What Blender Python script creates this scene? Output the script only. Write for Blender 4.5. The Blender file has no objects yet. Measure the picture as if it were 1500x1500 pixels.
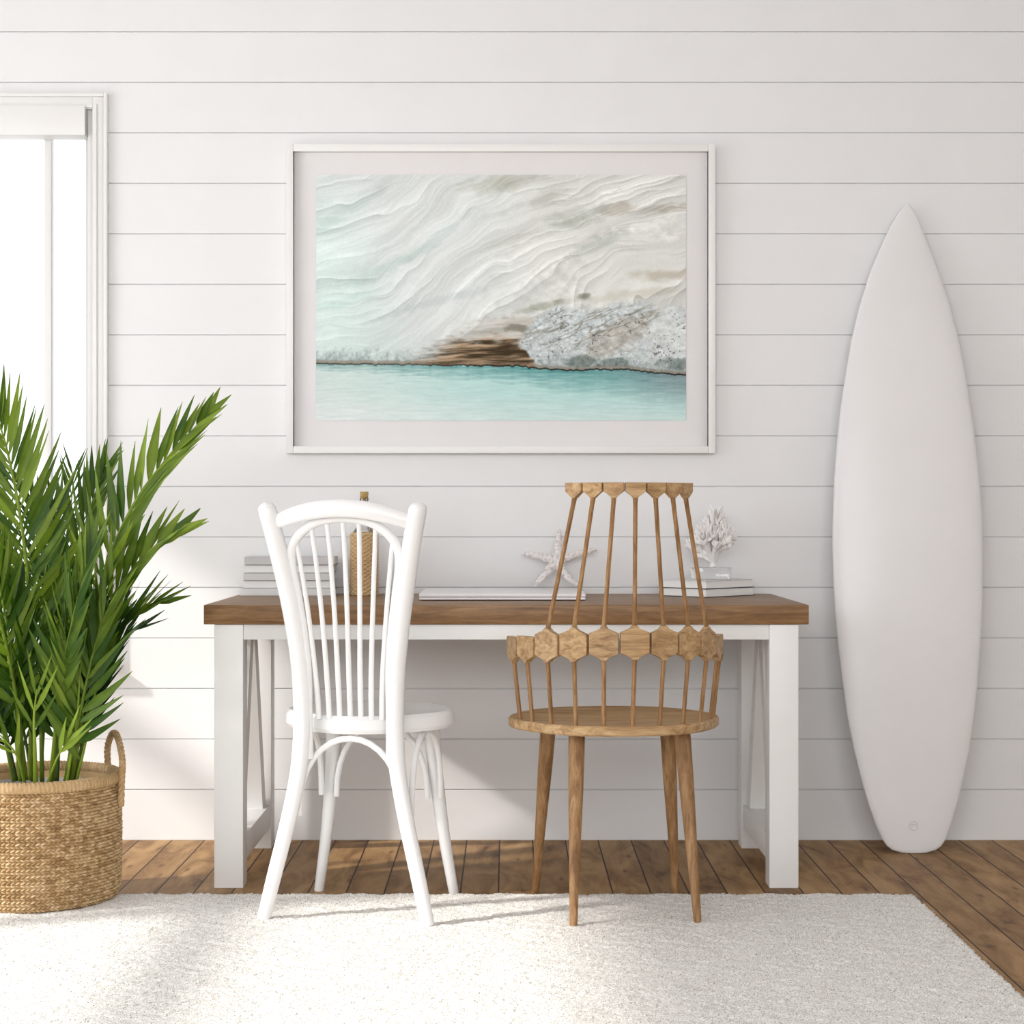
import bpy, bmesh, math, random
import numpy as np
from mathutils import Vector, Matrix

random.seed(11)
PI = math.pi
sc = bpy.context.scene
COL = sc.collection

# ------------------------------------------------------------------ camera
F_PX, CAM_H, CAM_D, VX, VY = 2700.0, 0.987, 5.602, 743.0, 755.0
cam = bpy.data.cameras.new('camera')
cam.sensor_width = 36.0
cam.lens = F_PX / 1500.0 * 36.0
cam.shift_x = (750.0 - VX) / 1500.0
cam.shift_y = (VY - 750.0) / 1500.0
cam.clip_start = 0.05
cam_o = bpy.data.objects.new('camera', cam)
cam_o.location = (0, -CAM_D, CAM_H)
cam_o.rotation_euler = (PI / 2, 0, 0)
COL.objects.link(cam_o)
sc.camera = cam_o

# ------------------------------------------------------------------ light
sc.view_settings.view_transform = 'Standard'
sc.view_settings.look = 'None'
sc.view_settings.gamma = 1.0
sc.view_settings.use_curve_mapping = False
sc.view_settings.exposure = 0.07

world = bpy.data.worlds.new('sky')
sc.world = world
world.use_nodes = True
wb = world.node_tree.nodes['Background']
wb.inputs['Color'].default_value = (0.96, 0.98, 1.0, 1)
wb.inputs['Strength'].default_value = 1.6

SUN_DIR = Vector((1.0, 0.385, -0.71)).normalized()
sun = bpy.data.lights.new('sun', 'SUN')
sun.energy = 3.9
sun.angle = math.radians(3.2)
sun.color = (1.0, 0.96, 0.90)
sun_o = bpy.data.objects.new('sun', sun)
sun_o.rotation_euler = SUN_DIR.to_track_quat('-Z', 'Y').to_euler()
sun_o.location = (-6, -4, 5)
COL.objects.link(sun_o)


def area(name, loc, direction, sx, sy, power, color=(1, 1, 1)):
    l = bpy.data.lights.new(name, 'AREA')
    l.shape = 'RECTANGLE'
    l.size, l.size_y = sx, sy
    l.energy = power
    l.color = color
    o = bpy.data.objects.new(name, l)
    o.location = loc
    o.rotation_euler = Vector(direction).to_track_quat('-Z', 'Z').to_euler()
    COL.objects.link(o)
    return o


# daylight through the room's glazed door (left); added fill lamp, unseen behind the camera
area('daylight_left_door', (-2.86, -2.0, 1.15), (1, 0, 0), 3.1, 2.1, 46, (0.89, 0.94, 1.0))
area('front_fill', (-0.2, -7.42, 1.95), (0, 1, 0.3), 4.4, 1.3, 134, (0.95, 0.965, 0.99))


# ------------------------------------------------------------------ helpers
def PT(px, py, y):
    """world point at depth y that the photograph shows at pixel px, py"""
    s = F_PX / (CAM_D + y)
    return Vector(((px - VX) / s, y, CAM_H - (py - VY) / s))


class MB:
    def __init__(self):
        self.v, self.f = [], []

    def add(self, verts, faces):
        n = len(self.v)
        self.v += [tuple(p) for p in verts]
        self.f += [tuple(i + n for i in f) for f in faces]
        return self

    def box(self, x0, x1, y0, y1, z0, z1, bev=0.0, seg=2, M=None):
        bm = bmesh.new()
        bmesh.ops.create_cube(bm, size=1.0)
        for v in bm.verts:
            v.co = Vector(((x0 + x1) / 2 + v.co.x * (x1 - x0), (y0 + y1) / 2 + v.co.y * (y1 - y0), (z0 + z1) / 2 + v.co.z * (z1 - z0)))
        if bev > 0:
            bmesh.ops.bevel(bm, geom=list(bm.edges), offset=bev, segments=seg, affect='EDGES', profile=0.6)
        return self.take(bm, M)

    def take(self, bm, M=None):
        bm.verts.ensure_lookup_table()
        bm.verts.index_update()
        vs = [(M @ v.co) if M is not None else v.co.copy() for v in bm.verts]
        fs = [[v.index for v in f.verts] for f in bm.faces]
        bm.free()
        return self.add(vs, fs)

    def tube(self, path, radii, seg=12, ell=(1, 1), ref=(0, 0, 1), cap=True, smooth=0):
        pts = [Vector(p) for p in path]
        if isinstance(radii, (int, float)):
            radii = [radii] * len(pts)
        if smooth:
            pts, radii = spline(pts, radii, smooth)
        n = len(pts)
        T = []
        for i in range(n):
            t = pts[min(i + 1, n - 1)] - pts[max(i - 1, 0)]
            T.append(t.normalized())
        r0 = Vector(ref)
        if abs(T[0].dot(r0)) > 0.95:
            r0 = Vector((0, 1, 0)) if abs(T[0].y) < 0.9 else Vector((1, 0, 0))
        a = (r0 - T[0] * r0.dot(T[0])).normalized()
        vs, fs = [], []
        for i in range(n):
            a = (a - T[i] * a.dot(T[i])).normalized()
            b = T[i].cross(a)
            for k in range(seg):
                th = 2 * PI * k / seg
                vs.append(pts[i] + (a * math.cos(th) * ell[0] + b * math.sin(th) * ell[1]) * radii[i])
        for i in range(n - 1):
            for k in range(seg):
                k2 = (k + 1) % seg
                fs.append((i * seg + k, i * seg + k2, (i + 1) * seg + k2, (i + 1) * seg + k))
        if cap:
            fs.append(tuple(reversed(range(seg))))
            fs.append(tuple((n - 1) * seg + k for k in range(seg)))
        return self.add(vs, fs)

    def lathe(self, prof, seg=64, c=(0, 0, 0), sx=1, sy=1, shape=None):
        """prof: (r, z) from the axis outward and back; r=0 ends are closed"""
        vs, fs = [], []
        for r, z in prof:
            for k in range(seg):
                th = 2 * PI * k / seg
                m = shape(th) if shape else 1.0
                vs.append((c[0] + r * m * sx * math.cos(th), c[1] + r * m * sy * math.sin(th), c[2] + z))
        for i in range(len(prof) - 1):
            for k in range(seg):
                k2 = (k + 1) % seg
                fs.append((i * seg + k, i * seg + k2, (i + 1) * seg + k2, (i + 1) * seg + k))
        return self.add(vs, fs)

    def build(self, name, mat, parent=None, smooth=True, angle=35):
        me = bpy.data.meshes.new(name)
        me.from_pydata(self.v, [], self.f)
        me.validate()
        if smooth:
            me.polygons.foreach_set('use_smooth', [True] * len(me.polygons))
        bm = bmesh.new()
        bm.from_mesh(me)
        bmesh.ops.remove_doubles(bm, verts=bm.verts, dist=1e-6)
        bmesh.ops.recalc_face_normals(bm, faces=bm.faces)
        if smooth:
            lim = math.radians(angle)
            for e in bm.edges:
                if len(e.link_faces) == 2 and e.calc_face_angle(0) > lim:
                    e.smooth = False
        bm.to_mesh(me)
        bm.free()
        me.materials.append(mat)
        if mat.name.startswith('seagrass'):
            rs = random.Random(2)
            me.attributes.new('strand', 'FLOAT', 'POINT').data.foreach_set('value', [.35 + .5 * rs.random() for _ in me.vertices])
        o = bpy.data.objects.new(name, me)
        COL.objects.link(o)
        if parent is not None:
            o.parent = parent
        return o


def spline(pts, radii, sub):
    out, ro = [], []
    n = len(pts)
    for i in range(n - 1):
        p0, p1, p2, p3 = pts[max(i - 1, 0)], pts[i], pts[i + 1], pts[min(i + 2, n - 1)]
        for k in range(sub):
            t = k / sub
            q = 0.5 * ((2 * p1) + (p2 - p0) * t + (2 * p0 - 5 * p1 + 4 * p2 - p3) * t * t + (3 * p1 - p0 - 3 * p2 + p3) * t ** 3)
            out.append(q)
            ro.append(radii[i] * (1 - t) + radii[i + 1] * t)
    out.append(pts[-1]); ro.append(radii[-1])
    return out, ro


def empty(name, loc=(0, 0, 0), rz=0.0):
    o = bpy.data.objects.new(name, None)
    o.empty_display_size = 0.1
    o.location = loc
    o.rotation_euler = (0, 0, rz)
    COL.objects.link(o)
    return o


def tag(o, label=None, cat=None, group=None, kind=None):
    if label: o['label'] = label
    if cat: o['category'] = cat
    if group: o['group'] = group
    if kind: o['kind'] = kind
    return o


def S(r, g, b):
    f = lambda c: ((c / 255 + 0.055) / 1.055) ** 2.4 if c / 255 > 0.04045 else c / 255 / 12.92
    return (f(r), f(g), f(b), 1.0)


# ------------------------------------------------------------------ materials
def new_mat(name, rough=0.5, col=(0.8, 0.8, 0.8, 1), spec=0.5):
    m = bpy.data.materials.new(name)
    m.use_nodes = True
    nt = m.node_tree
    b = nt.nodes['Principled BSDF']
    b.inputs['Base Color'].default_value = col
    b.inputs['Roughness'].default_value = rough
    b.inputs['Specular IOR Level'].default_value = spec
    return m, nt, b


def nd(nt, typ, **kw):
    n = nt.nodes.new(typ)
    for k, v in kw.items():
        setattr(n, k, v)
    return n


def coords(nt, scale=(1, 1, 1), rot=(0, 0, 0), kind='Object', jitter=False):
    tc = nd(nt, 'ShaderNodeTexCoord')
    mp = nd(nt, 'ShaderNodeMapping')
    mp.inputs['Scale'].default_value = scale
    mp.inputs['Rotation'].default_value = rot
    nt.links.new(tc.outputs[kind], mp.inputs['Vector'])
    if jitter:
        oi = nd(nt, 'ShaderNodeObjectInfo')
        mu = nd(nt, 'ShaderNodeMath', operation='MULTIPLY')
        mu.inputs[1].default_value = 37.0
        nt.links.new(oi.outputs['Random'], mu.inputs[0])
        nt.links.new(mu.outputs[0], mp.inputs['Location'])
    return mp.outputs['Vector']


def noise(nt, vec, scale, detail=4, rough=0.55, dist=0.0):
    n = nd(nt, 'ShaderNodeTexNoise')
    n.inputs['Scale'].default_value = scale
    n.inputs['Detail'].default_value = detail
    n.inputs['Roughness'].default_value = rough
    n.inputs['Distortion'].default_value = dist
    nt.links.new(vec, n.inputs['Vector'])
    return n.outputs['Fac']


def ramp(nt, fac, stops):
    r = nd(nt, 'ShaderNodeValToRGB')
    el = r.color_ramp.elements
    while len(el) < len(stops):
        el.new(0.5)
    for e, (p, c) in zip(el, stops):
        e.position = p
        e.color = c
    nt.links.new(fac, r.inputs['Fac'])
    return r.outputs['Color']


def mix(nt, a, b, fac, mode='MIX'):
    m = nd(nt, 'ShaderNodeMix', data_type='RGBA', blend_type=mode)
    for sock, val in ((m.inputs[0], fac), (m.inputs[6], a), (m.inputs[7], b)):
        if isinstance(val, (int, float, tuple)):
            sock.default_value = val
        else:
            nt.links.new(val, sock)
    return m.outputs[2]


def bump(nt, b, h, strength=0.3, dist=0.002):
    n = nd(nt, 'ShaderNodeBump')
    n.inputs['Strength'].default_value = strength
    n.inputs['Distance'].default_value = dist
    nt.links.new(h, n.inputs['Height'])
    nt.links.new(n.outputs['Normal'], b.inputs['Normal'])


def paint_mat(name, col, rough=0.45, spec=0.4, bs=0.05):
    m, nt, b = new_mat(name, rough, col, spec)
    v = coords(nt)
    n = noise(nt, v, 6, 5)
    c = ramp(nt, n, [(0.3, tuple(x * 0.975 for x in col[:3]) + (1,)), (0.7, col)])
    nt.links.new(c, b.inputs['Base Color'])
    bump(nt, b, noise(nt, v, 180, 3), bs, 0.0008)
    return m


def wood_mat(name, dark, mid, light, axis='X', rough=0.5, scale=1.0, jitter=True, var=0.0, knots=False):
    m, nt, b = new_mat(name, rough, mid, 0.35)
    st = {'X': (1.2, 14, 14), 'Y': (14, 1.2, 14), 'Z': (14, 14, 1.2)}[axis]
    st = tuple(s * scale for s in st)
    v = coords(nt, st, jitter=jitter)
    n1 = noise(nt, v, 3.0, 6, 0.62, 0.6)
    c = ramp(nt, n1, [(0.28, dark), (0.5, mid), (0.74, light)])
    st2 = tuple(s * 4 for s in st)
    v2 = coords(nt, st2, jitter=jitter)
    n2 = noise(nt, v2, 4.0, 4, 0.6)
    c2 = ramp(nt, n2, [(0.35, (0.72, 0.68, 0.64, 1)), (0.6, (1, 1, 1, 1))])
    c = mix(nt, c, c2, 0.55, 'MULTIPLY')
    if var:
        oi = nd(nt, 'ShaderNodeObjectInfo')
        r = ramp(nt, oi.outputs['Random'], [(0.0, (1 - var, 1 - var * 1.05, 1 - var * 1.1, 1)), (0.5, (1, 1, 1, 1)), (1.0, (1 + var * .3, 1 + var * .2, 1 + var * 0.05, 1))])
        c = mix(nt, c, r, 1.0, 'MULTIPLY')
    nt.links.new(c, b.inputs['Base Color'])
    bump(nt, b, n2, 0.25, 0.0008)
    return m


M = {}
M['wall'] = paint_mat('wall_paint', (0.83, 0.825, 0.825, 1), 0.5, 0.3, 0.03)
M['ceiling'] = paint_mat('ceiling_paint', (0.85, 0.85, 0.85, 1), 0.8, 0.1)
M['trim'] = paint_mat('trim_paint', (0.82, 0.81, 0.79, 1), 0.35, 0.4, 0.02)
M['desk_white'] = paint_mat('desk_paint', (0.84, 0.835, 0.82, 1), 0.4, 0.4, 0.03)
M['chair_white'] = paint_mat('chair_lacquer', (0.86, 0.855, 0.85, 1), 0.28, 0.5, 0.01)
M['frame_white'] = paint_mat('frame_lacquer', (0.85, 0.84, 0.82, 1), 0.4, 0.4, 0.02)
M['mat_board'] = paint_mat('mat_board_paper', (0.81, 0.79, 0.79, 1), 0.9, 0.1, 0.03)
M['board'] = paint_mat('surfboard_gelcoat', (0.83, 0.815, 0.815, 1), 0.32, 0.45, 0.0)
M['laptop'] = paint_mat('laptop_shell', (0.86, 0.83, 0.84, 1), 0.35, 0.45, 0.0)
M['paper'] = paint_mat('page_edges', (0.90, 0.89, 0.87, 1), 0.85, 0.1, 0.1)
M['dark'] = paint_mat('dark_cover', (0.05, 0.05, 0.06, 1), 0.6, 0.3)
M['coral'] = paint_mat('coral_lime', (0.90, 0.875, 0.86, 1), 0.8, 0.2, 0.2)
M['desk_top'] = wood_mat('desk_walnut', S(104, 74, 46), S(137, 102, 66), S(162, 128, 88), 'X', 0.42, 1.9)
M['chair_wood'] = wood_mat('chair_teak', S(128, 96, 62), S(178, 145, 104), S(206, 178, 138), 'X', 0.5, 1.6, var=0.2)
M['chair_wood_z'] = wood_mat('chair_teak_upright', S(112, 78, 44), S(152, 114, 74), S(184, 148, 106), 'Z', 0.5, 1.6, var=0.08)
M['cork'] = wood_mat('cork', S(150, 120, 70), S(185, 155, 100), S(205, 178, 125), 'X', 0.8, 3)


def cover(name, col):
    return paint_mat(name, col, 0.6, 0.3, 0.05)


M['cov_a'] = cover('book_cloth_white', (0.80, 0.80, 0.80, 1))
M['cov_b'] = cover('book_cloth_pale', (0.72, 0.71, 0.70, 1))
M['cov_c'] = cover('book_cloth_grey', (0.62, 0.61, 0.61, 1))


def floor_mat():
    m, nt, b = new_mat('floor_planks', 0.55, spec=0.22)
    tc = nd(nt, 'ShaderNodeTexCoord')
    sep = nd(nt, 'ShaderNodeSeparateXYZ')
    nt.links.new(tc.outputs['Object'], sep.inputs[0])

    def mth(op, a, bb=None):
        n = nd(nt, 'ShaderNodeMath', operation=op)
        for i, x in enumerate((a, bb)):
            if x is None: continue
            if isinstance(x, (int, float)): n.inputs[i].default_value = x
            else: nt.links.new(x, n.inputs[i])
        return n.outputs[0]
    W = 0.0996
    u = mth('DIVIDE', mth('ADD', sep.outputs['X'], 0.0228), W)
    idx = mth('FLOOR', u)
    fr = mth('FRACT', u)
    wn = nd(nt, 'ShaderNodeTexWhiteNoise', noise_dimensions='1D')
    nt.links.new(idx, wn.inputs['W'])
    # grain coordinates with a random shift per plank
    cmb = nd(nt, 'ShaderNodeCombineXYZ')
    nt.links.new(mth('MULTIPLY', sep.outputs['X'], 9.0), cmb.inputs[0])
    nt.links.new(mth('ADD', mth('MULTIPLY', sep.outputs['Y'], 2.2), mth('MULTIPLY', wn.outputs['Value'], 40.0)), cmb.inputs[1])
    nt.links.new(mth('MULTIPLY', idx, 3.7), cmb.inputs[2])
    n1 = noise(nt, cmb.outputs[0], 1.7, 6, 0.6, 0.8)
    c = ramp(nt, n1, [(0.27, S(88, 58, 34)), (0.40, S(140, 106, 68)), (0.56, S(170, 135, 92)), (0.8, S(192, 158, 114))])
    cm2 = nd(nt, 'ShaderNodeVectorMath', operation='MULTIPLY')
    cm2.inputs[1].default_value = (9, 1.5, 1)
    nt.links.new(cmb.outputs[0], cm2.inputs[0])
    n2 = noise(nt, cm2.outputs[0], 3, 4, 0.6)
    c = mix(nt, c, ramp(nt, n2, [(0.3, (0.80, 0.78, 0.76, 1)), (0.65, (1, 1, 1, 1))]), 0.6, 'MULTIPLY')
    # knots
    vo = nd(nt, 'ShaderNodeTexVoronoi')
    vo.inputs['Scale'].default_value = 2.1
    cm3 = nd(nt, 'ShaderNodeVectorMath', operation='MULTIPLY')
    cm3.inputs[1].default_value = (0.9, 1.0, 1)
    nt.links.new(cmb.outputs[0], cm3.inputs[0])
    nt.links.new(cm3.outputs[0], vo.inputs['Vector'])
    kn = ramp(nt, mth('ADD', vo.outputs['Distance'], mth('MULTIPLY', n2, 0.14)), [(0.10, (0.36, 0.28, 0.23, 1)), (0.24, (1, 1, 1, 1))])
    c = mix(nt, c, kn, 0.9, 'MULTIPLY')
    pv = ramp(nt, wn.outputs['Value'], [(0, (0.80, 0.78, 0.76, 1)), (0.5, (0.95, 0.94, 0.93, 1)), (1, (1.08, 1.08, 1.08, 1))])
    c = mix(nt, c, pv, 1.0, 'MULTIPLY')
    edge = mth('MINIMUM', fr, mth('SUBTRACT', 1.0, fr))
    gap = ramp(nt, edge, [(0.0, (0, 0, 0, 1)), (0.014, (0, 0, 0, 1)), (0.026, (1, 1, 1, 1))])
    c = mix(nt, S(44, 22, 10), c, gap)
    nt.links.new(c, b.inputs['Base Color'])
    h = mth('ADD', mth('MULTIPLY', n2, 0.15), gap)
    bump(nt, b, h, 0.5, 0.002)
    return m


M['floor'] = floor_mat()


def rug_mat():
    m, nt, b = new_mat('rug_wool', 0.95, spec=0.05)
    v = coords(nt, (1, 1.6, 1))
    n1 = noise(nt, v, 300, 2, 0.8)
    n2 = noise(nt, v, 130, 2, 0.6)
    c = ramp(nt, n1, [(0.345, S(70, 62, 52)), (0.40, S(186, 178, 166)), (0.455, S(236, 232, 225)), (0.58, S(252, 250, 246))])
    c = mix(nt, c, ramp(nt, n2, [(0.35, (0.92, 0.91, 0.89, 1)), (0.5, (1, 1, 1, 1))]), 0.5, 'MULTIPLY')
    nt.links.new(c, b.inputs['Base Color'])
    b.inputs['Sheen Weight'].default_value = 0.3
    bump(nt, b, n1, 0.7, 0.003)
    return m


M['rug'] = rug_mat()


def straw_mat(name, a, bcol, c3):
    m, nt, b = new_mat(name, 0.75, spec=0.2)
    at = nd(nt, 'ShaderNodeAttribute', attribute_name='strand')
    v = coords(nt)
    n = noise(nt, v, 14, 4, 0.6)
    n2 = noise(nt, v, 260, 2, 0.6)
    mm = nd(nt, 'ShaderNodeMath', operation='MULTIPLY')
    mm.inputs[1].default_value = 0.55
    nt.links.new(at.outputs['Fac'], mm.inputs[0])
    m2 = nd(nt, 'ShaderNodeMath', operation='MULTIPLY_ADD')
    m2.inputs[1].default_value = 0.45
    nt.links.new(n, m2.inputs[0])
    nt.links.new(mm.outputs[0], m2.inputs[2])
    c = ramp(nt, m2.outputs[0], [(0.12, a), (0.45, bcol), (0.85, c3)])
    c = mix(nt, c, ramp(nt, n2, [(0.3, (0.78, 0.74, 0.68, 1)), (0.65, (1.05, 1.05, 1.05, 1))]), 0.6, 'MULTIPLY')
    nt.links.new(c, b.inputs['Base Color'])
    bump(nt, b, n2, 0.4, 0.001)
    return m


M['straw'] = straw_mat('seagrass', S(150, 118, 78), S(196, 164, 120), S(226, 200, 160))
M['straw_dark'] = straw_mat('seagrass_rope', S(150, 118, 78), S(184, 152, 110), S(210, 182, 142))


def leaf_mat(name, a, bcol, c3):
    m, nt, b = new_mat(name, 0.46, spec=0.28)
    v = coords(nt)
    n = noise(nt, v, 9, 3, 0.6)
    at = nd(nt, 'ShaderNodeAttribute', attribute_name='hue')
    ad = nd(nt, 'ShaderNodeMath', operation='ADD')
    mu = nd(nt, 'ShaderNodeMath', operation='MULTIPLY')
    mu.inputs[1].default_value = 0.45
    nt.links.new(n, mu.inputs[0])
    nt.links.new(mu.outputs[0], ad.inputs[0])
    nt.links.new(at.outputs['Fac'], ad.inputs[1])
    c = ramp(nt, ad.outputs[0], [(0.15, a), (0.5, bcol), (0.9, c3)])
    nt.links.new(c, b.inputs['Base Color'])
    tr = nd(nt, 'ShaderNodeBsdfTranslucent')
    c2 = mix(nt, c, (1.0, 1.15, 0.55, 1), 1.0, 'MULTIPLY')
    nt.links.new(c2, tr.inputs['Color'])
    ms = nd(nt, 'ShaderNodeMixShader')
    ms.inputs[0].default_value = 0.22
    out = nt.nodes['Material Output']
    nt.links.new(b.outputs[0], ms.inputs[1])
    nt.links.new(tr.outputs[0], ms.inputs[2])
    nt.links.new(ms.outputs[0], out.inputs['Surface'])
    return m


M['leaf'] = leaf_mat('palm_leaf', S(16, 34, 6), S(50, 82, 16), S(134, 156, 50))
M['stem'] = paint_mat('palm_stem', S(98, 132, 62), 0.4, 0.4)
M['soil'] = paint_mat('potting_gravel', S(120, 108, 96), 0.9, 0.1, 0.8)


def glass_mat(name, tint=0.9, gloss=0.12):
    m = bpy.data.materials.new(name)
    m.use_nodes = True
    nt = m.node_tree
    nt.nodes.remove(nt.nodes['Principled BSDF'])
    t = nd(nt, 'ShaderNodeBsdfTransparent')
    t.inputs['Color'].default_value = (tint, tint, tint, 1)
    g = nd(nt, 'ShaderNodeBsdfGlossy')
    g.inputs['Roughness'].default_value = 0.04
    fr = nd(nt, 'ShaderNodeFresnel')
    fr.inputs['IOR'].default_value = 1.45
    ad = nd(nt, 'ShaderNodeMath', operation='MULTIPLY')
    ad.inputs[1].default_value = gloss * 8
    nt.links.new(fr.outputs[0], ad.inputs[0])
    ms = nd(nt, 'ShaderNodeMixShader')
    nt.links.new(ad.outputs[0], ms.inputs[0])
    nt.links.new(t.outputs[0], ms.inputs[1])
    nt.links.new(g.outputs[0], ms.inputs[2])
    nt.links.new(ms.outputs[0], nt.nodes['Material Output'].inputs['Surface'])
    return m


M['glass'] = glass_mat('window_glass', 0.97, 0.05)
M['glass_small'] = glass_mat('clear_glass', 0.95, 0.12)

# ------------------------------------------------------------------ the room
XL, XR, YF, ZC = -2.75, 3.4, -7.4, 2.75
PL = 0.15355
HX0, HX1, HZ0, HZ1 = -2.55, -1.258, 0.58, 2.23        # window opening in the back wall

mb = MB()
for k in range(18):
    z0, z1 = PL * k + (0.0014 if k else 0), PL * (k + 1) - 0.0014
    z1 = min(z1, ZC)
    if z0 >= ZC: break
    spans = []
    if z1 <= HZ0 or z0 >= HZ1:
        spans = [(XL, XR, z0, z1)]
    else:
        spans = [(XL, HX0, z0, z1), (HX1, XR, z0, z1)]
        if z0 < HZ0: spans.append((HX0, HX1, z0, HZ0))
        if z1 > HZ1: spans.append((HX0, HX1, HZ1, z1))
    for x0, x1, a, b_ in spans:
        if b_ - a < 0.004: continue
        mb.box(x0, x1, 0.0, 0.02, a, b_, 0.0008, 1)
for x0, x1, a, b_ in ((XL, HX0, 0, ZC), (HX1, XR, 0, ZC), (HX0, HX1, 0, HZ0), (HX0, HX1, HZ1, ZC)):
    mb.box(x0, x1, 0.0065, 0.14, a, b_)
tag(mb.build('wall_back', M['wall']), kind='structure')

DY0, DY1, DZ1 = -3.6, -0.35, 2.197                      # glazed door opening in the left wall
mb = MB()
mb.box(XL - 0.1, XL, DY1, 0.14, 0, ZC)
mb.box(XL - 0.1, XL, YF, DY0, 0, ZC)
mb.box(XL - 0.1, XL, DY0, DY1, DZ1, ZC)
tag(mb.build('wall_left', M['wall'], smooth=False), kind='structure')
mb = MB(); mb.box(XR, XR + 0.1, YF, 0.14, 0, ZC)
tag(mb.build('wall_right', M['wall'], smooth=False), kind='structure')
mb = MB()
mb.box(XL - 0.1, -2.4, YF - 0.1, YF, 0, ZC); mb.box(2.0, XR + 0.1, YF - 0.1, YF, 0, ZC)
mb.box(-2.4, 2.0, YF - 0.1, YF, 0, 1.25); mb.box(-2.4, 2.0, YF - 0.1, YF, 2.6, ZC)  # opening added to hold the fill lamp
tag(mb.build('wall_front', M['wall'], smooth=False), kind='structure')
mb = MB(); mb.box(XL - 0.1, XR + 0.1, YF - 0.1, 0.14, -0.05, 0.0)
tag(mb.build('floor', M['floor'], smooth=False), kind='structure')
mb = MB(); mb.box(XL - 0.1, XR + 0.1, YF - 0.1, 0.14, ZC, ZC + 0.05)
tag(mb.build('ceiling', M['ceiling'], smooth=False), kind='structure')

# back-wall window
w1 = tag(empty('window_1', (-1.9, 0.0, HZ0)), kind='structure')
o_ = Vector((1.9, 0.0, -HZ0))


def rel(mb, off):
    mb.v = [tuple(Vector(p) + off) for p in mb.v]
    return mb


def ring(mb, x0, x1, z0, z1, w, y0, y1, bev=0.002):
    mb.box(x0, x0 + w, y0, y1, z0, z1, bev); mb.box(x1 - w, x1, y0, y1, z0, z1, bev)
    mb.box(x0 + w, x1 - w, y0, y1, z1 - w, z1, bev); mb.box(x0 + w, x1 - w, y0, y1, z0, z0 + w, bev)


mb = MB()
ring(mb, -2.598, -1.211, 0.535, 2.266, 0.047, -0.016, 0.0)
ring(mb, -2.598, -1.211, 0.535, 2.266, 0.011, -0.026, -0.014, 0.002)
ring(mb, -2.566, -1.243, 0.567, 2.234, 0.012, -0.021, -0.014, 0.002)
rel(mb, o_).build('casing', M['trim'], w1)
mb = MB()
ring(mb, -2.55, -1.258, 0.58, 2.23, 0.018, 0.002, 0.12)
ring(mb, -2.532, -1.276, 0.598, 2.212, 0.007, 0.03, 0.12)
rel(mb, o_).build('jamb', M['trim'], w1)
mb = MB()
ring(mb, -2.525, -1.283, 0.605, 2.205, 0.012, 0.06, 0.10)
for x in (-1.412, -1.90, -2.39):
    mb.box(x - 0.0105, x + 0.0105, 0.062, 0.098, 0.61, 2.2, 0.002)
rel(mb, o_).build('sash', M['trim'], w1)
mb = MB(); mb.box(-2.53, -1.278, 0.078, 0.082, 0.61, 2.2)
rel(mb, o_).build('pane', M['glass'], w1, smooth=False)
mb = MB(); mb.box(-2.53, -1.277, -0.028, 0.045, 2.137, 2.228, 0.003)
rel(mb, o_).build('blind_cassette', M['trim'], w1)
mb = MB(); mb.box(-2.62, -1.19, -0.045, 0.06, 0.515, 0.535, 0.004)
rel(mb, o_).build('window_sill', M['trim'], w1)

# glazed door frame on the left, out of the picture
d1 = tag(empty('door_1', (XL - 0.05, (DY0 + DY1) / 2, 0)), kind='structure')
mb = MB()
hy = (DY1 - DY0) / 2
mb.box(-0.04, 0.04, hy - 0.05, hy, 0, DZ1, 0.003); mb.box(-0.04, 0.04, -hy, -hy + 0.05, 0, DZ1, 0.003)
mb.box(-0.04, 0.04, -hy + .05, hy - .05, DZ1 - 0.04, DZ1, 0.003)
mb.box(-0.03, 0.03, 0.115, 0.225, 0, DZ1 - .04, 0.003)
mb.box(-0.03, 0.03, -hy + .05, hy - .05, 1.44, 1.55, 0.003)
mb.build('door_frame', M['trim'], d1)


# ------------------------------------------------------------------ rug
def make_rug():
    x0, x1, y0, y1 = -1.95, 1.042, -2.75, -0.862
    st = 0.0052
    nx, ny = int((x1 - x0) / st), int((y1 - y0) / st)
    rng = np.random.default_rng(4)
    X, Y = np.meshgrid(np.linspace(x0, x1, nx), np.linspace(y0, y1, ny))
    Z = 0.0115 + rng.random(X.shape) * 0.0040
    Z += 0.0015 * np.sin(X * 47 + np.sin(Y * 31) * 2) * np.sin(Y * 53)
    jx, jy = (rng.random(X.shape) - .5) * st * .9, (rng.random(X.shape) - .5) * st * .9
    X, Y = X + jx, Y + jy
    wob = (rng.random(X.shape) - .5) * 0.006
    Y[-1, :] += wob[-1, :]; Y[0, :] += wob[0, :]; X[:, -1] += wob[:, -1]; X[:, 0] += wob[:, 0]
    V = np.stack([X, Y, Z], -1).reshape(-1, 3)
    idx = np.arange(nx * ny).reshape(ny, nx)
    Fq = np.stack([idx[:-1, :-1], idx[:-1, 1:], idx[1:, 1:], idx[1:, :-1]], -1).reshape(-1, 4)
    loop = list(idx[0, :]) + list(idx[1:, -1]) + list(idx[-1, -2::-1]) + list(idx[-2:0:-1, 0])
    low = V[loop].copy(); low[:, 2] = 0.001
    n0 = len(V)
    V = np.vstack([V, low])
    L = len(loop)
    side = [(loop[i], n0 + i, n0 + (i + 1) % L, loop[(i + 1) % L]) for i in range(L)]
    faces = Fq.tolist() + side
    me = bpy.data.meshes.new('rug')
    me.from_pydata(V.tolist(), [], faces)
    me.polygons.foreach_set('use_smooth', [True] * len(me.polygons))
    me.materials.append(M['rug'])
    o = bpy.data.objects.new('rug', me)
    COL.objects.link(o)
    tag(o, 'large cream shag rug with grey flecks lying on the plank floor', 'rug')


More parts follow.
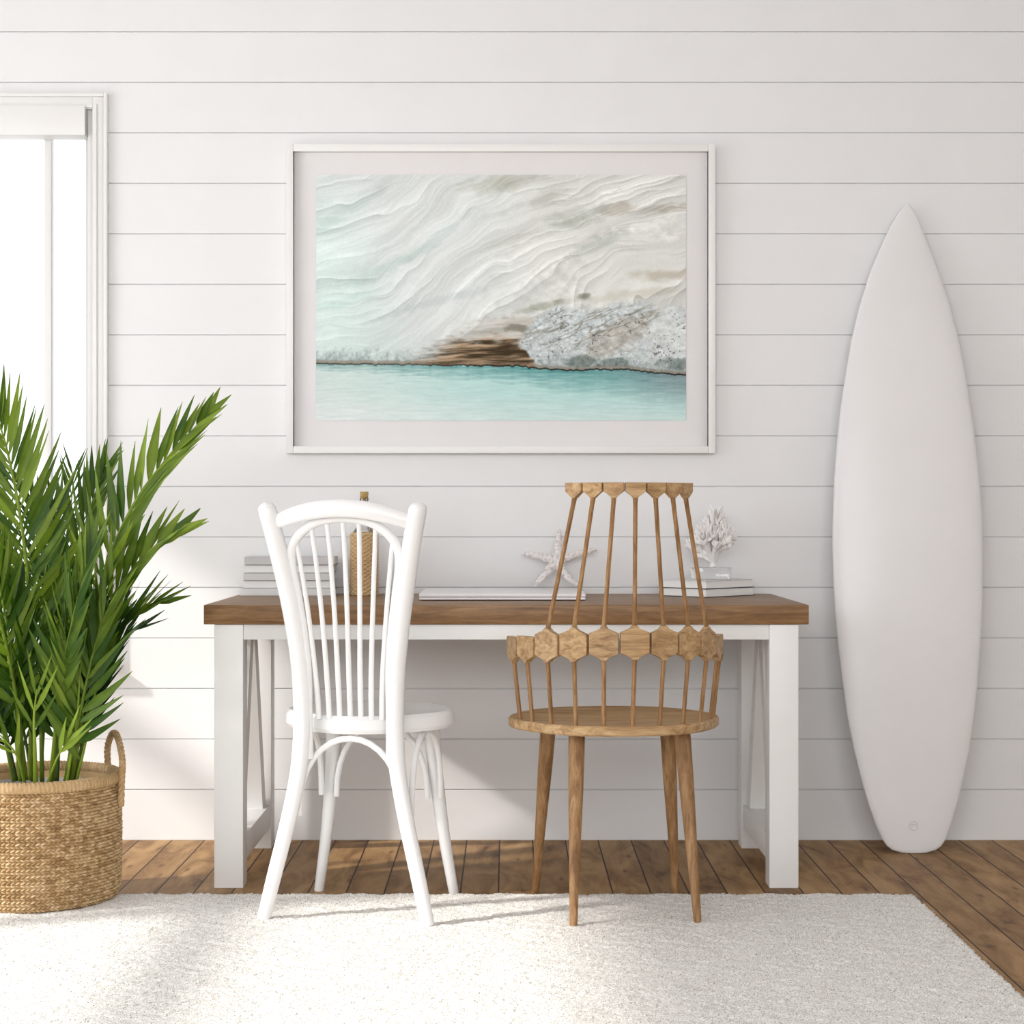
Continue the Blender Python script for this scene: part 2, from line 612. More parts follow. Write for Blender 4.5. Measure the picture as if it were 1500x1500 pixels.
make_rug()
RZ = 0.012

# ------------------------------------------------------------------ desk
desk = tag(empty('desk', (-0.0025, -0.38, 0)), 'long desk with thick brown wooden top and white trestle legs', 'desk')
off = Vector((0.0025, 0.38, 0))
TOP = 0.7505
mb = MB(); mb.box(-0.803, 0.798, -0.728, -0.03, TOP - 0.052, TOP, 0.003)
rel(mb, off).build('desktop', M['desk_top'], desk)
TB = TOP - 0.052 - 0.0006
for x0, x1 in ((-0.776, -0.699), (0.694, 0.771)):
    for y0, y1 in ((-0.724, -0.647), (-0.141, -0.064)):
        mb = MB(); mb.box(x0, x1, y0, y1, 0, TB, 0.0025)
        rel(mb, off).build('leg', M['desk_white'], desk)
    mb = MB(); mb.box(x0 + 0.004, x1 - 0.004, -0.648, -0.140, 0.062, 0.130, 0.002)
    rel(mb, off).build('stretcher', M['desk_white'], desk)
    mb = MB(); mb.box(x0 + 0.008, x1 - 0.008, -0.648, -0.140, TB - 0.042, TB, 0.002)
    for s in (-1, 1):                                  # inverted V of two boards
        yc = -0.394
        yb = yc + s * 0.21
        dx = 0.016
        zt, zb = TB - 0.04, 0.129
        a = [(yc, zt), (yc + s * 0.062, zt), (yb + s * 0.042, zb), (yb - s * 0.028, zb)]
        vs = [(x, y, z) for x in (x0 + dx, x1 - dx) for y, z in a]
        mb.add(vs, [(0, 1, 2, 3), (7, 6, 5, 4), (0, 4, 5, 1), (1, 5, 6, 2), (2, 6, 7, 3), (3, 7, 4, 0)])
    rel(mb, off).build('brace', M['desk_white'], desk, smooth=False)
for y0, y1 in ((-0.716, -0.690), (-0.10, -0.074)):
    mb = MB(); mb.box(-0.699, 0.694, y0, y1, TB - 0.040, TB, 0.0015)
    rel(mb, off).build('apron', M['desk_white'], desk)


# ------------------------------------------------------------------ framed print
def vnoise(x, y, seed):
    rng = np.random.default_rng(seed)
    G = rng.random((256, 256))
    xi, yi = np.floor(x).astype(int), np.floor(y).astype(int)
    fx, fy = x - xi, y - yi
    fx, fy = fx * fx * (3 - 2 * fx), fy * fy * (3 - 2 * fy)
    g = lambda a, b: G[np.mod(b, 256), np.mod(a, 256)]
    return (g(xi, yi) * (1 - fx) + g(xi + 1, yi) * fx) * (1 - fy) + (g(xi, yi + 1) * (1 - fx) + g(xi + 1, yi + 1) * fx) * fy


def fbm(x, y, seed, o=4, g=0.5):
    s, a, t = 0, 1, 0
    for i in range(o):
        s = s + a * vnoise(x * 2 ** i + 17.3 * i, y * 2 ** i + 9.1 * i, seed + i)
        t += a
        a *= g
    return s / t


def sm(a, b, x):
    t = np.clip((x - a) / (b - a), 0, 1)
    return t * t * (3 - 2 * t)


def art_colors(nx, ny):
    U, Vv = np.meshgrid(np.linspace(463, 1005, nx), np.linspace(616, 256, ny))
    x, y = U, Vv
    wx = (fbm(x / 90, y / 80, 3, 2) - .5) * 46
    wy = (fbm(x / 70, y / 60, 8, 3) - .5) * 30
    xx, yy = x + wx, y + wy
    xs = np.linspace(440, 1030, 600)
    slope = 0.22 + 0.62 * np.exp(-((xs - 640) / 95) ** 2) + 0.12 * np.exp(-((xs - 850) / 60) ** 2)
    H = np.concatenate([[0], np.cumsum(slope[:-1] * np.diff(xs))])
    flow = 0.45 + 0.55 * sm(560, 360, yy)
    phi = yy + np.interp(xx, xs, H) * flow
    along = xx
    right = sm(640, 860, x + (y - 400) * .3)

    def terrace(per, seed, amp, la, sharp=5.0):
        q = phi / per + (fbm(along / la, phi / (per * 3), seed, 3) - .5) * 2.2
        fr_ = q - np.floor(q)
        a_ = sm(.42, .66, fbm(along / (la * .8), phi / (per * 1.6), seed + 3, 2)) * amp
        return a_ * (.45 * np.exp(-((1 - fr_) * sharp) ** 2 * 1.5) - np.exp(-(fr_ * sharp)) + .12)
    big = fbm(along / 150, phi / 36, 21, 3)
    med = fbm(along / 95, phi / 12, 31, 3)
    fine = fbm(along / 40, phi / 3.0, 41, 3)
    val = 0.868 + (big - .5) * .13 + (med - .5) * .09 + (fine - .5) * .055
    val += terrace(33, 151, .09, 150, 4.5) + terrace(15, 161, .09, 110, 4) * (.5 + .6 * right) + terrace(6.5, 171, .07, 60, 3.5) * (.35 + .8 * right)
    grit = fbm(x / 2.0, y / 2.0, 71, 2)
    rough = fbm(x / 9, y / 6, 73, 3)
    patchy = sm(.5, .62, fbm(along / 60, phi / 16, 75, 2)) * (.25 + .75 * right)
    val += (grit - .5) * .035 + (rough - .5) * .14 * patchy
    warm = sm(600, 900, x + (fbm(x / 70, y / 40, 77) - .5) * 160) * .8
    mint = sm(620, 470, x - (y - 400) * .3) * sm(250, 420, y + 60)
    c = np.stack([val - .016 * (1 - warm) - .035 * mint + .004 * warm, val + .004 + .006 * mint, val - .002 * (1 - warm) - .018 * warm], -1)

    def blob(cx, cy, rx, ry, ang=0.0, nz=0.5, seed=5, hard=0.35):
        ca, sa = math.cos(ang), math.sin(ang)
        dx, dy = x - cx, -(y - cy)
        u, v = (dx * ca + dy * sa) / rx, (-dx * sa + dy * ca) / ry
        d = np.sqrt(u * u + v * v) + (fbm(x / 16, y / 9, seed, 4) - .5) * nz * 2
        return sm(1 + hard, 1 - hard, d)

    def over(c, col, a):
        a = a[..., None]
        return c * (1 - a) + np.array(col) * a

    def tone(c, col, a):                              # tints and keeps the relief
        k = (np.array(col) / .868) * c
        a = a[..., None]
        return c * (1 - a) + k * a
    # muted bands in the upper cliff
    for (cx, cy, rx, ry, an, col, al) in [
        (735, 268, 45, 12, .12, (.74, .735, .70), .8), (800, 290, 26, 10, .5, (.72, .72, .69), .5),
        (845, 318, 42, 13, .25, (.74, .75, .735), .8), (905, 306, 26, 7, .2, (.70, .67, .64), .7),
        (975, 305, 36, 6, .1, (.68, .66, .63), .75), (880, 355, 36, 10, .4, (.74, .76, .75), .7),
        (800, 340, 60, 7, .3, (.77, .775, .755), .6), (975, 402, 44, 7, .05, (.72, .69, .64), .7),
        (560, 395, 70, 8, .45, (.76, .80, .785), .6), (640, 350, 60, 8, .65, (.77, .80, .795), .6),
        (520, 300, 60, 8, .55, (.76, .79, .78), .55), (510, 440, 60, 6, .3, (.76, .81, .795), .5),
        (645, 440, 80, 6, .25, (.75, .77, .765), .5), (930, 430, 80, 6, .1, (.74, .72, .68), .5),
        (856, 434, 9, 4, .3, (.46, .46, .42), .7), (790, 450, 36, 5, .2, (.62, .63, .58), .7)]:
        c = tone(c, col, blob(cx, cy, rx, ry, an, .7, int(cx) % 90, .6) * al * (1.15 - .4 * fine))
    # grey undercut and brown ledge
    cap = 466 + (fbm(x / 14, y / 200, 90, 3) - .5) * 18 - 8 * np.exp(-((x - 703) / 10) ** 2)
    ledge = sm(628, 700, x + (y - 500) * 1.6 + (fbm(x / 9, y / 3, 91) - .5) * 40) * sm(792, 776, x + (fbm(x / 6, y / 6, 92) - .5) * 14) * sm(-4, 4, y - cap)
    st = fbm((x + y * .5) / 40, (y + x * .06 + wy * .3) / 3.2, 95, 4)
    lower = sm(488, 506, y + (fbm(x / 14, y / 6, 96) - .5) * 26)
    colA = np.stack([.62 + st * .26, .615 + st * .25, .58 + st * .26], -1)
    s2 = sm(.25, .75, st)
    colB = np.stack([.26 + s2 * .46, .21 + s2 * .41, .15 + s2 * .36], -1)
    lc = colA * (1 - lower[..., None]) + colB * lower[..., None]
    c = c * (1 - ledge[..., None]) + lc * ledge[..., None]
    gap = blob(762, 482, 24, 7, -.2, .9, 12) * .6
    c = over(c, (.42, .40, .35), gap * sm(466, 476, y))
    # boulders
    bn = fbm(x / 7, y / 5, 101, 4)
    bn3 = fbm(x / 3, y / 2.4, 102, 3)
    bv = .80 + (bn - .5) * .24 + (bn3 - .5) * .22 + (grit - .5) * .06
    b1c = np.stack([bv - .02, bv + .01, bv + .012], -1)
    edge = lambda nzs: (fbm(x / 10, y / 10, nzs, 3) - .5) * 18
    top1 = np.interp(x, [755, 766, 785, 815, 850, 930, 1010], [505, 490, 466, 449, 450, 446, 452]) + (fbm(x / 14, y / 14, 99, 3) - .5) * 16
    m1 = sm(-9, 9, y + edge(103) * .6 - top1) * sm(756, 766, x + edge(105) - np.clip(y - 505, 0, 40) * .9)
    c = c * (1 - m1[..., None]) + b1c * m1[..., None]
    tan = blob(905, 495, 62, 20, .45, .6, 14) * m1
    tv = .70 + (bn - .5) * .4
    c = c * (1 - .75 * tan[..., None]) + np.stack([tv + .02, tv, tv - .035], -1) * .75 * tan[..., None]
    crk = sm(.90, .985, 1 - np.abs(fbm(x / 40 + y / 60, (y + x * .35) / 9, 108, 4) - .5) * 2) * m1 * blob(890, 480, 110, 34, .1, .5, 18)
    c = over(c, (.46, .44, .38), crk * .6)
    m2 = blob(978, 498, 30, 46, -.1, .3, 16, .15)
    b2 = .84 + (bn - .5) * .22
    c = c * (1 - m2[..., None]) + np.stack([b2 - .01, b2 + .01, b2 + .005], -1) * m2[..., None]
    spk = sm(.70, .78, fbm(x / 2.6, y / 2.6, 111, 2)) * (m1 * .75)
    c = over(c, (.33, .34, .34), spk * sm(.45, .6, fbm(x / 24, y / 18, 113)))
    # shoreline
    wl = np.interp(x, [463, 560, 650, 760, 785, 840, 880, 930, 965, 1005], [534, 535, 536, 537, 541, 543.5, 542, 543, 548, 550]) + (fbm(x / 5, y * 0, 120, 2) - .5) * 3
    dsh = wl - y
    fr = sm(26, 4, dsh + (fbm(x / 7, y / 10, 121, 3) - .5) * 34) * (dsh > 0)
    fn = fbm(x / 3, y / 4, 123, 3)
    frc = np.stack([.42 + fn * .42, .47 + fn * .42, .47 + fn * .42], -1)
    af = (fr * .75 * (1 - ledge))[..., None]
    c = c * (1 - af) + frc * af
    for cx in (900, 985, 850):
        c = tone(c, (.55, .58, .56), blob(cx, 530, 22, 8, 0, 1.0, cx % 50) * .8)
    br = sm(8, 5, dsh) * (dsh > 0)
    c = over(c, (.50, .43, .36), br * (.25 + .5 * fn))
    c = over(c, (.14, .13, .11), sm(3.0, 1.2, dsh) * (dsh > 0) * (.6 + .35 * sm(600, 760, x)))
    # water
    d = y - wl
    rp = fbm(x / 22, y / 2.2, 131, 4)
    rp2 = fbm(x / 7, y / 1.3, 137, 2)
    reach = np.interp(x, [463, 600, 760, 860, 1005], [9, 18, 26, 42, 62])
    t = np.clip((d + (rp - .5) * 16) / reach, 0, 1.0)
    left = sm(760, 470, x)
    deep = np.stack([.38 + .16 * left, .60 + .08 * left, .60 + .07 * left], -1)
    deep = deep + np.array([.10, -.04, -.02]) * sm(860, 1005, x)[..., None]
    midc = np.stack([.72 + .08 * left, .86 + 0 * x, .845 + 0 * x], -1)
    pale = np.stack([.80 + .06 * left, .882 + .012 * left, .87 + .016 * left], -1)
    t1 = (t ** .8)[..., None]
    wc = deep * (1 - t1) + midc * t1
    wc = wc * (1 - sm(25, 80, d)[..., None]) + pale * sm(25, 80, d)[..., None]
    wc = wc + ((rp - .5) * .07 + (rp2 - .5) * .05 * (1 - .5 * t))[..., None] * np.array([1.3, 1, 1])
    wm = (d > 0)[..., None]
    c = np.where(wm, wc, c)
    c = np.clip(c, 0.02, 0.99)
    lin = np.where(c > 0.04045, ((c + .055) / 1.055) ** 2.4, c / 12.92)
    return lin


def make_frame():
    yf = -0.036
    a = PT(419, 664, yf); b = PT(1048, 211, yf)
    cx, cz = (a.x + b.x) / 2, (a.z + b.z) / 2
    root = tag(empty('picture_frame', (cx, 0, a.z)), 'white framed coastal cliff and turquoise water print hung above the desk', 'picture')
    x0, x1, z0, z1 = a.x - cx, b.x - cx, 0.0, b.z - a.z
    w = 0.0215
    mb = MB()
    ring(mb, x0, x1, z0, z1, w, yf, -0.002, 0.0018)
    mb.build('moulding', M['frame_white'], root)
    mb = MB(); mb.box(x0 + w - .004, x1 - w + .004, -0.012, -0.003, z0 + w - .004, z1 - w + .004)
    board = mb.build('mat_board', M['mat_board'], root, smooth=False)
    p = PT(463, 616, -0.0135); q = PT(1005, 256, -0.0135)
    nx, ny = 680, 452
    lin = art_colors(nx, ny)
    X, Z = np.meshgrid(np.linspace(p.x - cx, q.x - cx, nx), np.linspace(p.z - a.z, q.z - a.z, ny))
    V = np.stack([X, np.full_like(X, -0.0135), Z], -1).reshape(-1, 3)
    idx = np.arange(nx * ny).reshape(ny, nx)
    Fq = np.stack([idx[:-1, :-1], idx[:-1, 1:], idx[1:, 1:], idx[1:, :-1]], -1).reshape(-1, 4)
    me = bpy.data.meshes.new('print')
    me.from_pydata(V.tolist(), [], Fq.tolist())
    ca = me.color_attributes.new('ink', 'FLOAT_COLOR', 'POINT')
    rgba = np.ones((nx * ny, 4), dtype=np.float32)
    rgba[:, :3] = lin.reshape(-1, 3)
    ca.data.foreach_set('color', rgba.ravel())
    m, nt, bs = new_mat('print_ink', 0.75, spec=0.1)
    at = nd(nt, 'ShaderNodeAttribute', attribute_name='ink')
    nt.links.new(mix(nt, at.outputs['Color'], (1.06, 1.06, 1.06, 1), 1.0, 'MULTIPLY'), bs.inputs['Base Color'])
    me.materials.append(m)
    o = bpy.data.objects.new('print', me)
    COL.objects.link(o)
    o.parent = board


make_frame()


# ------------------------------------------------------------------ surfboard
def make_surfboard():
    # outline in the photograph: y, left x, right x
    prof = [(297, 1328, 1332), (303, 1323, 1337), (315, 1315, 1343.5), (330, 1306, 1349.5), (350, 1296, 1357), (400, 1274.5, 1376), (450, 1259, 1392), (500, 1247, 1404.5),
            (550, 1238.5, 1414), (600, 1231, 1422), (650, 1226, 1429), (700, 1222, 1434.5), (750, 1220, 1438), (800, 1219, 1439.5), (850, 1220.5, 1439.5), (900, 1223.5, 1438.5),
            (950, 1228, 1436), (1000, 1234, 1432), (1050, 1241, 1427), (1100, 1251, 1420), (1150, 1263.5, 1409.5), (1180, 1272.5, 1402), (1210, 1283, 1393),
            (1230, 1292, 1385.5), (1240, 1299, 1379), (1246, 1307, 1371), (1250, 1320, 1358)]
    yb, yt = -0.215, -0.035
    zb, zt = PT(1340, 1250, yb).z, PT(1330, 296, yt).z
    L = math.hypot(zt - zb, yt - yb)
    tilt = math.atan2(yt - yb, zt - zb)
    loc = Vector(((1335 - VX) * (CAM_D + yb) / F_PX, yb, 0))
    root = tag(empty('surfboard', (loc.x, yb, 0.0)), 'plain white surfboard standing on its tail, leaning on the wall right of the desk', 'surfboard')
    rot = Matrix.Rotation(-tilt, 4, 'X')
    mb = MB()
    vs, fs = [], []
    K = 28
    rows = []
    pr = []
    for i in range(len(prof) - 1):
        n = 4
        for k in range(n):
            t = k / n
            pr.append(tuple(prof[i][j] * (1 - t) + prof[i + 1][j] * t for j in range(3)))
    pr.append(prof[-1])
    for (py, l, r) in pr:
        # depth on the leaning plane for this picture row
        g = (CAM_H - 0) ; k = (py - VY) / F_PX
        # z = H - k*(D+y),  y = yb + (z-zb)*tan
        tn = (yt - yb) / (zt - zb)
        z = (CAM_H - k * (CAM_D + yb - zb * tn)) / (1 + k * tn)
        y = yb + (z - zb) * tn
        s = F_PX / (CAM_D + y)
        v = (z - zb) / math.cos(tilt)
        tt = v / L
        hw = (r - l) / 2 / s
        cx = ((l + r) / 2 - VX) / s - loc.x
        th = 0.031 * min(1, (hw / 0.215) ** 0.5) * (0.35 + 0.65 * math.sin(PI * min(max(tt * 0.9 + 0.06, 0), 1)) ** 0.6)
        rock = 0.045 * max(0, (tt - 0.72) / 0.28) ** 2 * 0.25
        row = []
        for j in range(2 * K):
            a = 2 * PI * j / (2 * K)
            ca, sa = math.cos(a), math.sin(a)
            # flat deck, round rails
            u = math.copysign(abs(ca) ** 0.75, ca)
            w = math.copysign(abs(sa) ** 0.9, sa)
            row.append((cx + hw * u, w * th + rock, v))
        rows.append(row)
    n = 2 * K
    for r in rows: vs += r
    for i in range(len(rows) - 1):
        for j in range(n):
            fs.append((i * n + j, i * n + (j + 1) % n, (i + 1) * n + (j + 1) % n, (i + 1) * n + j))
    fs.append(tuple(range(n))); fs.append(tuple((len(rows) - 1) * n + j for j in range(n)))
    mb.add([rot @ Vector(p) + Vector((0, 0.0, max(zb, 0.001))) for p in vs], fs)
    deck = mb.build('board', M['board'], root, angle=60)
    pc = PT(1340.5, 1211, -0.24)
    mb = MB()
    ly = []
    c0 = Vector((pc.x - loc.x, -0.0145, 0.082))
    mb.tube([(.0125 * math.cos(q * PI / 16), -.002, .0125 * math.sin(q * PI / 16)) for q in range(33)], .0022, 8)
    mb.tube([(-.009, -.002, .003), (.009, -.002, .003)], .0022, 8)
    mb.v = [tuple(rot @ (Vector(p) + Vector((c0.x, c0.y, c0.z)))) for p in mb.v]
    mb.build('leash_plug', M['board'], root)


make_surfboard()


# ------------------------------------------------------------------ white bentwood chair
def white_chair():
    root = tag(empty('bentwood_chair', (-0.352, -0.983, RZ), math.radians(-10.1)), 'white bentwood chair with fan spindle back on the left of the desk', 'chair')
    m = M['chair_white']
    ST = 0.490
    prof = [(0, ST - 0.010), (0.13, ST - 0.010), (0.165, ST - 0.006), (0.185, ST), (0.200, ST - 0.001), (0.209, ST - 0.010), (0.210, ST - 0.034), (0.203, ST - 0.044), (0.15, ST - 0.046), (0, ST - 0.046)]
    seatm = MB().lathe(prof, 72, (0.0, 0.03, 0), 1.0, 0.97, lambda t: 1 + 0.03 * math.cos(4 * t + 0) - 0.03 * max(0, -math.sin(t)))
    seatm.build('seat', m, root)
    hx = [(0.999, .186, -.238), (.985, .184, -.235), (.913, .168, -.222), (.83, .152, -.205), (.75, .138, -.193), (.667, .1265, -.183), (.587, .119, -.178), (.487, .116, -.176), (.40, .119, -.178), (.33, .128, -.181), (.22, .151, -.189), (.10, .180, -.199), (.0, .203, -.208)]
    for s in (-1, 1):
        pts = [(s * .1865, -.239, 1.0052), (s * .1865, -.239, 1.0040)] + [(s * h, y, z) for z, h, y in hx]
        rr = [.003, .0105, .0178, .0225, .0225, .0225, .0225, .022, .0215, .021, .021, .020, .019, .018, .0165]
        mb = MB().tube(pts, rr, 16, smooth=4)
        mb.build('back_leg', m, root)
        fl = [(s * .130, .165, ST - 0.04), (s * .134, .172, .36), (s * .142, .18, .27), (s * .158, .190, .14), (s * .182, .202, 0.0 - RZ)]
        MB().tube(fl, [.020, .020, .018, .0155, .0125], 14, smooth=4).build('front_leg', m, root)
    # top rail: a bent slat
    pts = []
    for k in range(25):
        t = -1 + 2 * k / 24
        pts.append((t * .168, -.232 - .030 * (1 - t * t), .958 + .034 * (1 - abs(t) ** 2.0)))
    r = [.0215 * (1 - .22 * abs(-1 + 2 * k / 24) ** 3) for k in range(25)]
    MB().tube(pts, r, 16, ell=(1.0, .55)).build('top_rail', m, root)
    # inner hoop
    half = [(.102, .385, -.166), (.103, .48, -.170), (.103, .60, -.176), (.111, .70, -.184), (.122, .78, -.193), (.133, .85, -.204), (.131, .895, -.212), (.110, .930, -.219), (.075, .955, -.226), (.038, .966, -.230)]
    pts = [(-x, y, z) for x, z, y in half] + [(0, -.231, .969)] + [(x, y, z) for x, z, y in reversed(half)]
    MB().tube(pts, .0118, 12, smooth=5, ref=(0, 1, 0)).build('back_hoop', m, root)

    def hoop_z(x):
        a = abs(x)
        xs = [0, .038, .075, .110, .131]; zs = [.969, .966, .955, .930, .895]
        return float(np.interp(a, xs, zs))
    for k in range(7):
        xb = (k - 3) * .0262
        xt = (k - 3) * .0395
        zt = hoop_z(xt) - .004
        pts = []
        for q in range(9):
            t = q / 8
            z = (ST - 0.008) * (1 - t) + zt * t
            y = float(np.interp(z, [.46, .60, .70, .78, .85, .9, .93, .97], [-.155, -.172, -.183, -.193, -.204, -.212, -.219, -.231]))
            x = xb + (xt - xb) * (t ** 1.5)
            pts.append((x, y, z))
        MB().tube(pts, [.0068, .0068, .0066, .0062, .006, .006, .0058, .0056, .0056], 10).build('spindle', m, root)

    def arch(p, q, apex, r=.0078):
        p, q = Vector(p), Vector(q)
        pts = []
        for k in range(17):
            a = PI * k / 16
            u = (1 - math.cos(a)) / 2
            u = u * .9 + .05 if False else u
            pts.append(p.lerp(q, u) + Vector((0, 0, (apex - p.z) * math.sin(a) ** .85)))
        MB().tube(pts, r, 10, ref=(0, 1, 0) if abs((q - p).x) > abs((q - p).y) else (1, 0, 0)).build('brace', m, root)
    arch((-.129, -.158, .245), (.129, -.158, .245), .435)
    arch((-.121, .155, .245), (.121, .155, .245), .435)
    for s in (-1, 1):
        arch((s * .148, -.145, .25), (s * .158, .145, .25), .44)


white_chair()


# ------------------------------------------------------------------ wooden chair
def wood_chair():
    rz = math.radians(7.5)
    C0 = Vector((0.266, -1.0, RZ))
    root = tag(empty('hexagon_back_chair', C0, rz), 'brown wooden chair with hexagon tile back on the right of the desk', 'chair')
    inv = (Matrix.Translation(C0) @ Matrix.Rotation(rz, 4, 'Z')).inverted()
    mw, mz = M['chair_wood'], M['chair_wood_z']
    ST = 0.4755
    mb = MB().lathe([(0, ST - .003), (.16, ST - .002), (.245, ST), (.2565, ST), (.2605, ST - .004), (.2605, ST - .020), (.256, ST - .024), (0, ST - .024)], 96, (-.001, -.005, 0), 1.0, .94,
                    lambda t: 1 + .012 * math.cos(6 * t))
    mb.build('seat', mw, root)
    # legs
    for (tp, tpY, fp, fY, fz, fpy) in (((845, 1080), -1.12, (840, 1357), -1.226, RZ, 0), ((999, 1080), -1.10, (1022, 1352), -1.190, RZ, 0),
                                       ((804, 1076), -.87, (784, 1309), -.785, 0, 0), ((977, 1076), -.86, (990, 1309), -.785, 0, 0)):
        a = PT(tp[0], tp[1], tpY); a.z = ST + RZ - .024
        f = PT(fp[0], fp[1], fY); f.z = fz - (0.0 if fz else 0.0)
        a, f = inv @ a, inv @ f
        pts = [f.lerp(a, t) for t in (0, .02, .35, .7, 1)]
        MB().tube(pts, [.0085, .0098, .0135, .0185, .0205], 16).build('leg', mz, root)

    STEP = math.radians(15.9)

    def low(k):
        a = k * STEP
        z = .687 - RZ - .020 * (abs(k) / 5.0) ** 1.4
        return Vector((.262 * math.sin(a), -.262 * math.cos(a) - .0, z)), Vector((math.cos(a), math.sin(a), 0))

    def up(k):
        a = k * STEP
        return Vector((.180 * math.sin(a) - .008, -.130 - .180 * math.cos(a), 1.047 - RZ)), Vector((math.cos(a), math.sin(a), 0))

    def plate(name, c, t, w, poly, th=.016, mat=mw, parent=root):
        n = t.cross(w).normalized()
        bm = bmesh.new()
        f = []
        for d in (-th / 2, th / 2):
            f.append([bm.verts.new(c + t * u + w * v + n * d) for u, v in poly])
        bm.faces.new(f[0]); bm.faces.new(list(reversed(f[1])))
        L = len(poly)
        for i in range(L):
            bm.faces.new((f[0][i], f[1][i], f[1][(i + 1) % L], f[0][(i + 1) % L]))
        bmesh.ops.bevel(bm, geom=list(bm.edges), offset=.0012, segments=1, affect='EDGES')
        return MB().take(bm).build(name, mat, parent)
    W3 = Vector((0, 0, 1))
    a, h, pk, nk = .0349, .0245, .0352, .0062
    flare = [(nk + .004, pk - .002), (nk, pk + .006)]
    full = [(-a, -h), (-nk - .004, -pk + .002), (-nk, -pk - .006), (nk, -pk - .006), (nk + .004, -pk + .002), (a, -h), (a, h), (nk + .004, pk - .002), (nk, pk + .006), (-nk, pk + .006), (-nk - .004, pk - .002), (-a, h)]
    flat = [(-a, -h), (-nk - .004, -pk + .002), (-nk, -pk - .006), (nk, -pk - .006), (nk + .004, -pk + .002), (a, -h), (a, h - .002), (-a, h - .002)]
    for k in range(-5, 6):
        c, t = low(k)
        plate('hexagon_tile', c, t, W3, full if abs(k) <= 3 else flat)
    b = .0240
    topp = [(-b, -.004), (-nk - .003, -.013), (-nk, -.019), (nk, -.019), (nk + .003, -.013), (b, -.004), (b, .017), (-b, .017)]
    for k in range(-3, 4):
        c, t = up(k)
        l, _ = low(k)
        w = (c - l).normalized()
        w = (w - t * w.dot(t)).normalized()
        w = (w * .6 + W3 * .4).normalized()
        plate('rail_tile', c, t, w, topp, .015)

    def rod(p, q, r0=.0052):
        pts = [p.lerp(q, t) for t in (0, .05, .5, .95, 1)]
        MB().tube(pts, [r0 * 1.15, r0, r0 * .95, r0, r0 * 1.15], 8, ell=(1.05, 1.05)).build('spindle', mz, root)
    for k in range(-3, 4):
        c, t = low(k); u, _ = up(k)
        rod(c + W3 * (pk + .003), u - Vector((0, 0, .0165)) + (c - u).normalized() * .002)
    for k in range(-5, 6):
        c, t = low(k)
        an = k * STEP
        q = Vector((.246 * math.sin(an), -.243 * math.cos(an) * .955 - .004, ST - .004))
        rod(c - W3 * (pk + .003), q)


wood_chair()

# ------------------------------------------------------------------ basket and palm
BC = Vector((-1.199, -0.900, 0.0))
BZ = 0.0135


